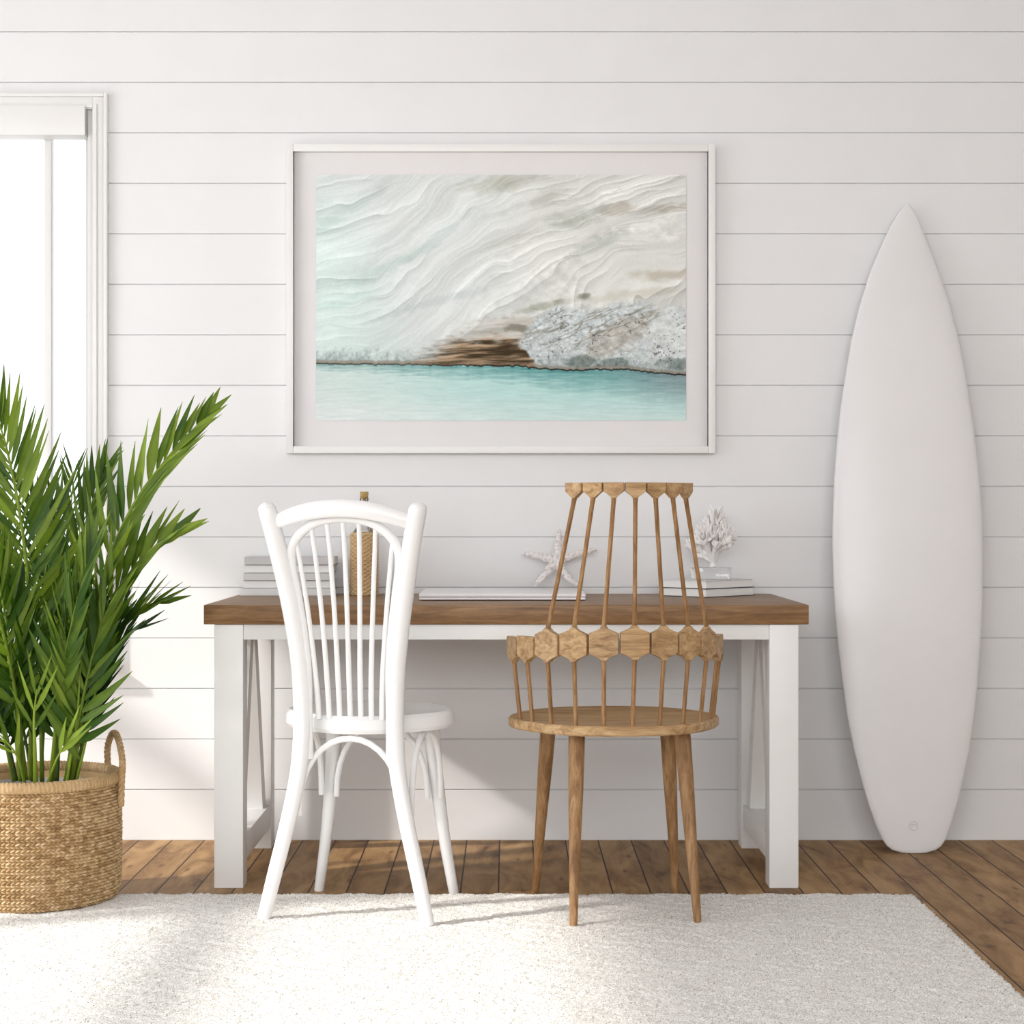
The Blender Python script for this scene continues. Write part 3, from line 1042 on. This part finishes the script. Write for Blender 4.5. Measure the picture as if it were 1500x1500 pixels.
def make_basket():
    root = tag(empty('basket', (BC.x, BC.y, BZ)), 'round woven seagrass basket with loop handles holding the palm', 'basket')
    H, R = 0.300, 0.209
    nrow, ncol = 38, 108
    sr, scn = 6, 6
    R_, C_ = nrow * sr, ncol * scn
    z = np.linspace(0, H, R_ + 1)
    th = np.linspace(0, 2 * PI, C_, endpoint=False)
    Zg, Tg = np.meshgrid(z, th, indexing='ij')
    row = Zg / H * nrow
    col = Tg / (2 * PI) * ncol
    ri = np.floor(row)
    # knitted look: slanted overlapping strands, alternating every row
    sl = np.where(np.mod(ri, 2) < 1, 1.0, -1.0)
    ph = col + sl * (row - ri - .5) * .9
    strand = np.abs(np.sin(PI * ph)) ** .6
    rowp = np.abs(np.sin(PI * row)) ** .5
    rng = np.random.default_rng(9)
    jit = rng.random((nrow + 2, ncol + 2))
    jv = jit[np.clip(ri.astype(int), 0, nrow), np.clip(np.floor(ph + 1).astype(int), 0, ncol)]
    disp = .0115 * (strand * rowp - .7) + .0022 * (jv - .5)
    body = R - .004 * ((Zg / H - .5) * 2) ** 2 - .010 * np.exp(-Zg / .012) + .002 * np.sin(Tg * 3)
    RR = body + disp
    V = np.stack([RR * np.cos(Tg), RR * np.sin(Tg), Zg], -1).reshape(-1, 3)
    idx = np.arange((R_ + 1) * C_).reshape(R_ + 1, C_)
    nxt = np.roll(idx, -1, axis=1)
    Fq = np.stack([idx[:-1], nxt[:-1], nxt[1:], idx[1:]], -1).reshape(-1, 4)
    mb = MB()
    mb.v = V.tolist(); mb.f = [tuple(f) for f in Fq.tolist()]
    # inner wall and bottom
    mb.lathe([(R - .004, H), (R - .016, H - .004), (R - .018, .012), (0.001, .010)], 96)
    mb.lathe([(0.001, .001), (R - .012, .001)], 96)
    me = bpy.data.meshes.new('basket_body')
    me.from_pydata(mb.v, [], mb.f)
    me.polygons.foreach_set('use_smooth', [True] * len(me.polygons))
    me.materials.append(M['straw'])
    av = np.full(len(mb.v), .4); av[:jv.size] = jv.ravel()
    me.attributes.new('strand', 'FLOAT', 'POINT').data.foreach_set('value', av.tolist())
    o = bpy.data.objects.new('basket_body', me); COL.objects.link(o); o.parent = root
    # wrapped rim
    nt_, seg = 660, 14
    vs, fs = [], []
    for i in range(nt_):
        a = 2 * PI * i / nt_
        for k in range(seg):
            b = 2 * PI * k / seg
            tw = .0024 * abs(math.sin(62 * a + b * 1.2)) - .001
            rr = .0135 + tw
            vs.append(((R - .006 + rr * .85 * math.cos(b)) * math.cos(a), (R - .006 + rr * .85 * math.cos(b)) * math.sin(a), H + .006 + rr * 1.05 * math.sin(b)))
    for i in range(nt_):
        for k in range(seg):
            fs.append((i * seg + k, i * seg + (k + 1) % seg, ((i + 1) % nt_) * seg + (k + 1) % seg, ((i + 1) % nt_) * seg + k))
    MB().add(vs, fs).build('rim', M['straw_dark'], root, angle=80)
    # rope handles
    for s in (1, -1):
        ang0 = 0.18
        pa = Vector((math.cos(ang0 + .57) * (R - .004), math.sin(ang0 + .57) * (R - .004), 0))
        pb = Vector((math.cos(ang0 - .25) * (R + .002), math.sin(ang0 - .25) * (R + .004), 0))
        pts = [pa + Vector((0, 0, .250)), pa + Vector((0, 0, .31)), pa * 1.0 + Vector((0, -.004, .365)), pa.lerp(pb, .22) + Vector((.004, 0, .402)), pa.lerp(pb, .5) + Vector((.008, 0, .408)),
               pa.lerp(pb, .78) + Vector((.010, 0, .385)), pb + Vector((.010, 0, .345)), pb + Vector((.008, 0, .30)), pb + Vector((.006, 0, .235))]
        if s < 0: pts = [Vector((-p.x, -p.y, p.z)) for p in pts]
        pts2, _ = spline(pts, [1] * len(pts), 16)
        mb = MB()
        for q in range(3):                            # three twisted strands
            sp = []
            for i, p in enumerate(pts2):
                t = (pts2[min(i + 1, len(pts2) - 1)] - pts2[max(i - 1, 0)]).normalized()
                e1 = Vector((1, 0, 0)).cross(t).normalized(); e2 = t.cross(e1)
                a = i * .55 + q * 2 * PI / 3
                sp.append(p + (e1 * math.cos(a) + e2 * math.sin(a)) * .0042)
            mb.tube(sp, .0050, 7)
        mb.build('handle', M['straw_dark'], root)


make_basket()


def make_palm():
    SZ = 0.255
    root = tag(empty('potted_palm', (BC.x, BC.y, BZ + .012)), 'leafy green areca palm growing out of the seagrass basket', 'plant')
    base = Vector((BC.x, BC.y, BZ + .012))
    rng = random.Random(5)
    mb = MB().lathe([(0.001, SZ), (.12, SZ + .004), (.178, SZ - .002), (.180, .0), (.001, .0)], 64)
    soil_mb = mb
    mb = MB().lathe([(.181, .0), (.187, .0), (.187, SZ + .012), (.181, SZ + .012), (.181, .0)], 64)
    pot = mb.build('inner_pot', paint_mat('pot_plastic', (0.55, 0.55, 0.55, 1), .5), root)
    soil_mb.build('soil', M['soil'], pot)

    def frond(ctrl, nl, L, W, roll=0.6, start=.32, spread=1.0, hue=0.3, r0=.006, tipL=.55, droop=.0, vee=.30, sides=(-1, 1)):
        pts = [PT(*c) for c in ctrl]
        P, _ = spline(pts, [1] * len(pts), 12)
        P = [p - base for p in P]
        n = len(P)
        cum = [0]
        for i in range(1, n): cum.append(cum[-1] + (P[i] - P[i - 1]).length)
        tot = cum[-1]

        def at(t):
            d = t * tot
            for i in range(1, n):
                if cum[i] >= d:
                    f = (d - cum[i - 1]) / max(cum[i] - cum[i - 1], 1e-9)
                    return P[i - 1].lerp(P[i], f), (P[min(i + 1, n - 1)] - P[max(i - 2, 0)]).normalized()
            return P[-1], (P[-1] - P[-2]).normalized()
        V, Fc, Hh = [], [], []
        mbr = MB().tube(P, [r0 * (1 - .75 * i / (n - 1)) for i in range(n)], 7)
        V += [Vector(p) for p in mbr.v]; Fc += mbr.f; Hh += [hue + .22] * len(mbr.v)
        face = Vector((0.15, -1, 0.25))
        for i in range(nl):
            u = (i + .5) / nl
            t = start + (1 - start) * u
            p, T = at(t)
            up = Vector((0, 0, 1))
            nup = (up - T * up.dot(T))
            nfa = (face - T * face.dot(T))
            if nup.length < .05: nup = Vector((-T.x, 0, .1))
            N = (nup.normalized() * (1 - roll) + nfa.normalized() * roll).normalized()
            N = (N - T * N.dot(T)).normalized()
            Sd = T.cross(N).normalized()
            ln = L * (.62 + .38 * math.sin(PI * min(1, .15 + .6 * u / .6 * .6))) * (1 - (1 - tipL) * u ** 2.2)
            for s in sides:
                al = math.radians(50 - 34 * u + rng.uniform(-5, 5)) * spread
                be = vee + rng.uniform(-.14, .14)
                d = (T * math.cos(al) + (Sd * s * math.cos(be) + N * math.sin(be)) * math.sin(al)).normalized()
                l2 = ln * rng.uniform(.86, 1.10)
                w2 = W * rng.uniform(.72, 1.1) * (1 - .30 * u)
                hh = hue + rng.uniform(-.15, .17)
                q = p + T * rng.uniform(-.004, .004)
                K = 9
                b0 = len(V)
                tw = rng.uniform(-.55, .55)
                wd = (N.cross(d)).normalized()
                wd = (Matrix.Rotation(tw, 3, d) @ wd).normalized()
                bendT = rng.uniform(.10, .32)
                for k in range(K + 1):
                    v = k / K
                    width = w2 * .5 * ((v / .34) ** .62 if v < .34 else ((1 - v) / .66) ** .80)
                    width = max(width, .0005)
                    dd = (d + T * bendT * v + Vector((0, 0, -droop)) * v * v).normalized()
                    if k: q = q + dd * (l2 / K)
                    fold = .22
                    nn = dd.cross(wd).normalized()
                    sg = -1 if nn.dot(N) < 0 else 1
                    V.append(q + wd * width + nn * width * fold * sg)
                    V.append(q.copy())
                    V.append(q - wd * width + nn * width * fold * sg)
                    Hh += [hh + .04 * v, hh + .06 + .04 * v, hh + .04 * v]
                for k in range(K):
                    a = b0 + 3 * k
                    Fc.append((a, a + 1, a + 4, a + 3)); Fc.append((a + 1, a + 2, a + 5, a + 4))
        me = bpy.data.meshes.new('frond')
        me.from_pydata([tuple(v) for v in V], [], Fc)
        me.polygons.foreach_set('use_smooth', [True] * len(me.polygons))
        at_ = me.attributes.new('hue', 'FLOAT', 'POINT')
        at_.data.foreach_set('value', Hh)
        me.materials.append(M['leaf'])
        o = bpy.data.objects.new('frond', me)
        COL.objects.link(o)
        o.parent = root

    # the fronds the photo shows best: nl, L, W, roll, start, spread, hue
    frond([(98, 1142, -.90), (122, 1000, -.93), (150, 850, -.96), (193, 745, -.96), (248, 668, -.93), (306, 606, -.89)], 24, .245, .034, .62, .28, .95, .42, .0080, .42, vee=.38)
    frond([(45, 1142, -.92), (46, 960, -.97), (40, 840, -.99), (27, 740, -.99), (8, 650, -.96), (-12, 590, -.93)], 25, .250, .024, .85, .40, 1.0, .40, .0070, .66, vee=.2)
    frond([(105, 1142, -.93), (135, 980, -.99), (165, 880, -1.02), (212, 815, -1.02), (268, 775, -1.0)], 15, .200, .034, .65, .38, .75, .42, .006, .5, vee=.4)
    frond([(110, 1142, -.88), (140, 1010, -.90), (172, 930, -.92), (208, 895, -.94), (238, 882, -.95)], 14, .185, .025, .5, .36, .75, .22, .006, .55)
    frond([(112, 1142, -.86), (134, 1040, -.85), (156, 970, -.84), (180, 935, -.83), (205, 920, -.82)], 8, .15, .020, .5, .40, .8, .10, .005, .6)
    frond([(78, 1142, -.90), (92, 960, -.90), (112, 820, -.88), (134, 740, -.85), (152, 690, -.80)], 20, .21, .023, .7, .36, .9, .32, .006, .55, vee=.5)
    frond([(60, 1142, -.86), (72, 960, -.82), (92, 820, -.78), (104, 740, -.74), (108, 690, -.70)], 18, .18, .013, .4, .36, 1.1, .20, .004, .55)
    frond([(30, 1142, -.88), (10, 950, -.88), (-20, 800, -.86), (-70, 700, -.84), (-140, 640, -.80)], 22, .22, .022, .7, .34, 1.0, .30, .006, .6)
    frond([(38, 1142, -.96), (20, 1000, -1.04), (-10, 880, -1.10), (-55, 800, -1.14), (-110, 760, -1.16)], 16, .20, .022, .6, .34, 1.0, .28, .006, .6, .05)
    frond([(74, 1145, -.98), (88, 1010, -1.05), (104, 920, -1.09), (122, 850, -1.10), (142, 790, -1.09)], 15, .19, .025, .65, .34, .75, .30, .006, .55, .0, vee=.5)
    frond([(96, 1144, -.98), (116, 1050, -1.05), (132, 975, -1.07), (150, 905, -1.07)], 12, .20, .027, .8, .22, .95, .22, .006, .7, .0, vee=.2, sides=(-1, 1))
    frond([(104, 1144, -.93), (122, 1050, -.95), (140, 985, -.96), (160, 935, -.96), (178, 905, -.95)], 14, .155, .024, .5, .20, .75, .08, .005, .5)
    frond([(96, 1144, -.86), (114, 1070, -.85), (132, 1020, -.84), (148, 990, -.83)], 10, .13, .020, .5, .22, .8, .06, .005, .5)
    frond([(20, 1144, -.96), (2, 1060, -1.02), (-20, 985, -1.05), (-50, 930, -1.06), (-90, 900, -1.06)], 12, .17, .022, .7, .3, 1.0, .25, .005, .6, .05)
    frond([(62, 1145, -.93), (60, 1000, -.95), (64, 880, -.95), (74, 790, -.93), (92, 725, -.90)], 18, .19, .020, .6, .28, 1.0, .24, .006, .5, vee=.5)
    frond([(30, 1144, -.98), (26, 1040, -1.02), (14, 940, -1.04), (0, 860, -1.04), (-12, 800, -1.03)], 15, .19, .022, .8, .30, .9, .26, .006, .55, .02)
    frond([(84, 1144, -.84), (88, 1000, -.78), (78, 860, -.72), (60, 770, -.66), (36, 710, -.60)], 16, .18, .018, .5, .36, 1.0, .12, .005, .6)
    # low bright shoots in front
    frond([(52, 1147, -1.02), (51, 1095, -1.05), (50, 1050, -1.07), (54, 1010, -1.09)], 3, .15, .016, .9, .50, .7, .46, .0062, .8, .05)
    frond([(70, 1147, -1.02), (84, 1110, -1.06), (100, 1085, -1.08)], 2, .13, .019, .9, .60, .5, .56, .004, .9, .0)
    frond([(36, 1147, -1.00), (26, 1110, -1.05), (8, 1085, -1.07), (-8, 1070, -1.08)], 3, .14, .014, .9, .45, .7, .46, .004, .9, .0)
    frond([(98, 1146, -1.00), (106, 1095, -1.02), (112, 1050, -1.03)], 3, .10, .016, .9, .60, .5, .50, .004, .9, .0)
    frond([(112, 1144, -1.00), (126, 1085, -1.03), (138, 1020, -1.05), (152, 950, -1.06)], 7, .23, .026, .9, .10, .95, .34, .004, .9, .02, vee=.1, sides=(-1,))
    frond([(104, 1144, -.97), (114, 1040, -1.06), (118, 980, -1.07), (128, 920, -1.08)], 5, .20, .024, .9, .20, .9, .28, .004, .9, .02, vee=.1, sides=(-1,))
    # dense heart, its inner shade put into a darker leaf colour
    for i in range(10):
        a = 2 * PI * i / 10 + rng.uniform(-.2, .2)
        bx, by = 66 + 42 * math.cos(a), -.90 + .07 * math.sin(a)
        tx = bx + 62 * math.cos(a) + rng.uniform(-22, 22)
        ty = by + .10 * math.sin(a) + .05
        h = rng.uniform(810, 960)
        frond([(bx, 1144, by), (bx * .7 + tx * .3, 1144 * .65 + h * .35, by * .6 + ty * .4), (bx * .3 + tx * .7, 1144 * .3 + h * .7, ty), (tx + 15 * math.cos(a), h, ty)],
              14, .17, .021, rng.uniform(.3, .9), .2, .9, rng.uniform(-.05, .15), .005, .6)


make_palm()


# ------------------------------------------------------------------ things on the desk
def book(name, x0, x1, y0, y1, z0, z1, cov, label, group, rz=0.0, edge=None, spine='front'):
    cx, cy = (x0 + x1) / 2, (y0 + y1) / 2
    root = tag(empty(name, (cx, cy, z0), rz), label, 'book', group)
    hx, hy, t = (x1 - x0) / 2, (y1 - y0) / 2, z1 - z0
    c = .0016
    mb = MB()
    mb.box(-hx, hx, -hy, hy, 0, c, .0004, 1); mb.box(-hx, hx, -hy, hy, t - c, t, .0004, 1)
    if spine == 'front':
        mb.box(-hx, hx, -hy, -hy + c, c, t - c)
    elif spine == 'left':
        mb.box(-hx, -hx + c, -hy, hy, c, t - c)
    else:
        mb.box(-hx, hx, hy - c, hy, c, t - c)
    mb.build('cover', cov, root)
    i = .003
    mb = MB(); mb.box(-hx + i, hx - i, -hy + (c if spine == 'front' else i), hy - i, c, t - c, .0008, 1)
    mb.build('pages', M['paper'], root)
    return root


zz = [872.5, 861.5, 850, 839, 827, 815]
hs = [TOP + (872.5 - q) / 498 for q in zz]
lr = [(351, 487), (355, 488), (356.5, 486), (357, 488), (358, 490)]
labs = ['white book, lowest in the stack at the left end of the desk', 'pale grey book, second from the bottom of the left stack', 'grey book in the middle of the left stack',
        'pale book, second from the top of the left stack', 'light book on top of the left stack']
covs = ['cov_a', 'cov_a', 'cov_b', 'cov_b', 'cov_c']
for i in range(5):
    l, r = [(q - VX) / 498 for q in lr[i]]
    book('book', l, r, -.180 + .004 * (i % 2), -.035, hs[i] + .0003, hs[i + 1] - .0008, M[covs[i]], labs[i], 'books stacked at the left end of the desk', spine='back' if i in (1, 3) else 'front')

# two books turned cornerwise at the right
pn = Vector((.571, -.308)); pr_ = Vector((.733, -.150)); pl_ = Vector((.437, -.190))
ang = math.atan2(pr_.y - pn.y, pr_.x - pn.x)
ln, dp = .226, .178
cc = pn + Vector((math.cos(ang), math.sin(ang))) * ln / 2 + Vector((-math.sin(ang), math.cos(ang))) * dp / 2
book('book', cc.x - ln / 2, cc.x + ln / 2, cc.y - dp / 2, cc.y + dp / 2, TOP + .0003, TOP + .0255, M['dark'], 'black-edged book, the lower of the two under the coral', 'books under the coral', ang, spine='none')
book('book', cc.x - ln / 2 + .002, cc.x + ln / 2 - .003, cc.y - dp / 2 + .003, cc.y + dp / 2 - .002, TOP + .0260, TOP + .0490, M['cov_a'], 'white book, the upper of the two under the coral', 'books under the coral', ang + .01, spine='none')
ZB = TOP + .0495

# laptop
lp = tag(empty('laptop', (-.0135, -.285, TOP + .0005)), 'closed white laptop lying flat in the middle of the desk', 'laptop')
mb = MB(); mb.box(-.231, .231, -.205, .200, 0.0015, .0085, .003, 3)
mb.build('laptop_base', M['laptop'], lp)
mb = MB(); mb.box(-.2315, .2315, -.206, .201, .0092, .0190, .0035, 3)
mb.box(-.20, .20, .17, .19, .008, .010)
mb.build('laptop_lid', M['laptop'], lp)
mb = MB()
for x in (-.19, .19):
    for y in (-.17, .16):
        mb = MB(); mb.box(x - .01, x + .01, y - .006, y + .006, 0, .002)
        mb.build('rubber_foot', M['dark'], lp, smooth=False)


# starfish
def starfish():
    tips = [(819, 775, -.04), (873, 805, -.055), (848, 858, -.098), (783, 858, -.098), (767, 811, -.055)]
    c = PT(814, 823, -.070)
    root_loc = PT(815, 862, -.10)
    pts2 = [PT(*t) - c for t in tips]
    vs = []
    mb = MB()
    rng = random.Random(3)
    for d in pts2:
        L = d.length
        path, rad = [], []
        side = Vector((-d.z, 0, d.x)).normalized()
        bend = rng.uniform(-.006, .006)
        for k in range(12):
            t = k / 11
            path.append(c + d * t + side * math.sin(PI * t) * bend)
            rad.append(.0150 * (1 - t) ** .7 * .75 + .0042 + .0014 * math.sin(k * 2.1) * (1 - t))
        mb.tube(path, rad, 12, ell=(.75, 1.0), ref=(0, 1, 0))
        mb.tube([path[-1], path[-1] + d.normalized() * .003], [rad[-1] * .8, .001], 12, ell=(.75, 1.0), ref=(0, 1, 0))
        for k in range(70):                          # knobbly skin
            t = rng.random() ** 1.1
            i = min(int(t * 11), 10)
            p = path[i].lerp(path[i + 1], t * 11 - i)
            a = rng.uniform(-1.3, 1.3)
            q = p + Vector((0, -1, 0)) * rad[i] * .72 * math.cos(a) + side * rad[i] * math.sin(a)
            r = rng.uniform(.0010, .0022)
            mb.tube([q, q + Vector((0, -.0016, 0))], [r, r * .5], 5)
    mb.tube([c + Vector((0, -.011, 0)), c + Vector((0, -.007, 0)), c, c + Vector((0, .009, 0))], [.006, .016, .020, .014], 14)
    mb.v = [tuple(Vector(p) - root_loc) for p in mb.v]
    m, nt, b = new_mat('starfish_skin', .85, spec=.15)
    v = coords(nt)
    n = noise(nt, v, 120, 3, .7)
    nt.links.new(ramp(nt, n, [(.32, S(186, 179, 175)), (.46, S(226, 220, 217)), (.6, S(240, 235, 233))]), b.inputs['Base Color'])
    bump(nt, b, n, .6, .002)
    o = mb.build('starfish', m, None)
    o.location = root_loc
    tag(o, 'white knobbly starfish standing on the laptop, leaning on the wall', 'starfish')


starfish()


# wicker bottle
def wicker_bottle():
    s = F_PX / (CAM_D - .13)
    cx = (533.5 - VX) / s
    root = tag(empty('wicker_bottle', (cx, -.13, TOP + .0005)), 'tall wicker-wrapped bottle with a cork stopper, standing behind the white chair', 'bottle')
    R, H = .0405, .181
    nrow, ncol, sr, sn = 30, 26, 4, 5
    vs, fs = [], []
    Rn, Cn = nrow * sr, ncol * sn
    for i in range(Rn + 1):
        z = H * i / Rn
        row = i / sr
        for j in range(Cn):
            th = 2 * PI * j / Cn
            col = j / sn
            w = math.sin(PI * row) ** 2 * (math.cos(PI * col) * (1 if int(row) % 2 else -1))
            r = R + .0030 * w + .0012 * abs(math.sin(PI * row))
            vs.append((r * math.cos(th), r * math.sin(th), z))
    for i in range(Rn):
        for j in range(Cn):
            fs.append((i * Cn + j, i * Cn + (j + 1) % Cn, (i + 1) * Cn + (j + 1) % Cn, (i + 1) * Cn + j))
    mb = MB().add(vs, fs)
    mb.lathe([(R, H), (R * .93, H + .004), (.020, H + .006)], 48)
    mb.lathe([(.001, 0), (R, 0)], 48)
    o = mb.build('wicker_sleeve', M['straw'], root, angle=80)
    mb = MB().lathe([(.034, H + .004), (.026, H + .016), (.0135, H + .030), (.0105, H + .045), (.0105, H + .098), (.0130, H + .099), (.0130, H + .106), (.0092, H + .106), (.0088, H + .05), (.022, H + .012)], 40)
    mb.build('glass_neck', M['glass_small'], root)
    mb = MB().lathe([(.0005, H + .086), (.0088, H + .086), (.0092, H + .106), (.0118, H + .107), (.0130, H + .124), (.0125, H + .1255), (.0005, H + .1255)], 32)
    mb.build('cork', M['cork'], root)


wicker_bottle()


# coral on a clear block
def coral():
    base = PT(1041, 0, -.170); base.z = ZB + .0003
    blk = tag(empty('glass_block', base, .12), 'clear acrylic block holding up the white coral on the two books', 'stand')
    m, nt, b = new_mat('acrylic', .03, (1, 1, 1, 1))
    b.inputs['Transmission Weight'].default_value = 0.92
    b.inputs['IOR'].default_value = 1.45
    mb = MB(); mb.box(-.055, .055, -.03, .03, 0, .034, .002, 2)
    mb.build('block', m, blk)
    root = tag(empty('coral', (base.x + .004, base.y, base.z + .0345)), 'white branching coral standing on the clear block at the right of the desk', 'coral')
    rng = random.Random(21)
    mb = MB()

    def grow(p, d, L, r, depth):
        n = 4
        path, rad = [p], [r]
        q = p.copy()
        dd = d.copy()
        for k in range(n):
            dd = (dd + Vector((rng.uniform(-.16, .16), rng.uniform(-.16, .16), rng.uniform(-.02, .12)))).normalized()
            q = q + dd * L / n
            path.append(q.copy())
            rad.append(r * (1 - .09 * (k + 1)))
        if depth == 0:
            path.append(q + dd * .004); rad.append(rad[-1] * .45)
        mb.tube(path, rad, 8, smooth=2)
        if depth > 0:
            nb = 3 if depth > 1 else rng.choice((2, 3))
            for b_ in range(nb):
                a = rng.uniform(0, 2 * PI)
                sp = rng.uniform(.45, .8)
                e1 = dd.orthogonal().normalized(); e2 = dd.cross(e1)
                nd_ = (dd * math.cos(sp) + (e1 * math.cos(a + b_ * 2.1) + e2 * math.sin(a + b_ * 2.1)) * math.sin(sp))
                nd_.y *= .7
                nd_.z = max(nd_.z, -.05)
                nd_.normalize()
                grow(path[-1 if depth else -2] - dd * .002, nd_, L * rng.uniform(.72, .92), r * .84, depth - 1)
    grow(Vector((0, 0, 0)), Vector((0, 0, 1)), .034, .0115, 0)
    for k in range(15):
        a = 2 * PI * k / 15
        d = Vector((math.cos(a) * .9, math.sin(a) * .6, rng.uniform(.05, 1.3))).normalized()
        grow(Vector((0, 0, .022)), d, rng.uniform(.036, .048), .0125, 3)
    for k in range(7):
        d = Vector((rng.uniform(-.4, .4), rng.uniform(-.2, .2), 1)).normalized()
        grow(Vector((0, 0, .026)), d, rng.uniform(.03, .05), .0120, 3)
    # keep the crown to its real extent
    zs = max(v[2] for v in mb.v); xs = max(abs(v[0]) for v in mb.v)
    fz, fx = .185 / zs, .084 / xs
    mb.v = [(v[0] * (fx if v[2] > .03 else 1 + (fx - 1) * max(v[2], 0) / .03), v[1] * .8, v[2] * fz) for v in mb.v]
    mb.v = [(v[0] + .004, v[1], v[2]) for v in mb.v]
    mb.build('coral_branches', M['coral'], root)


coral()
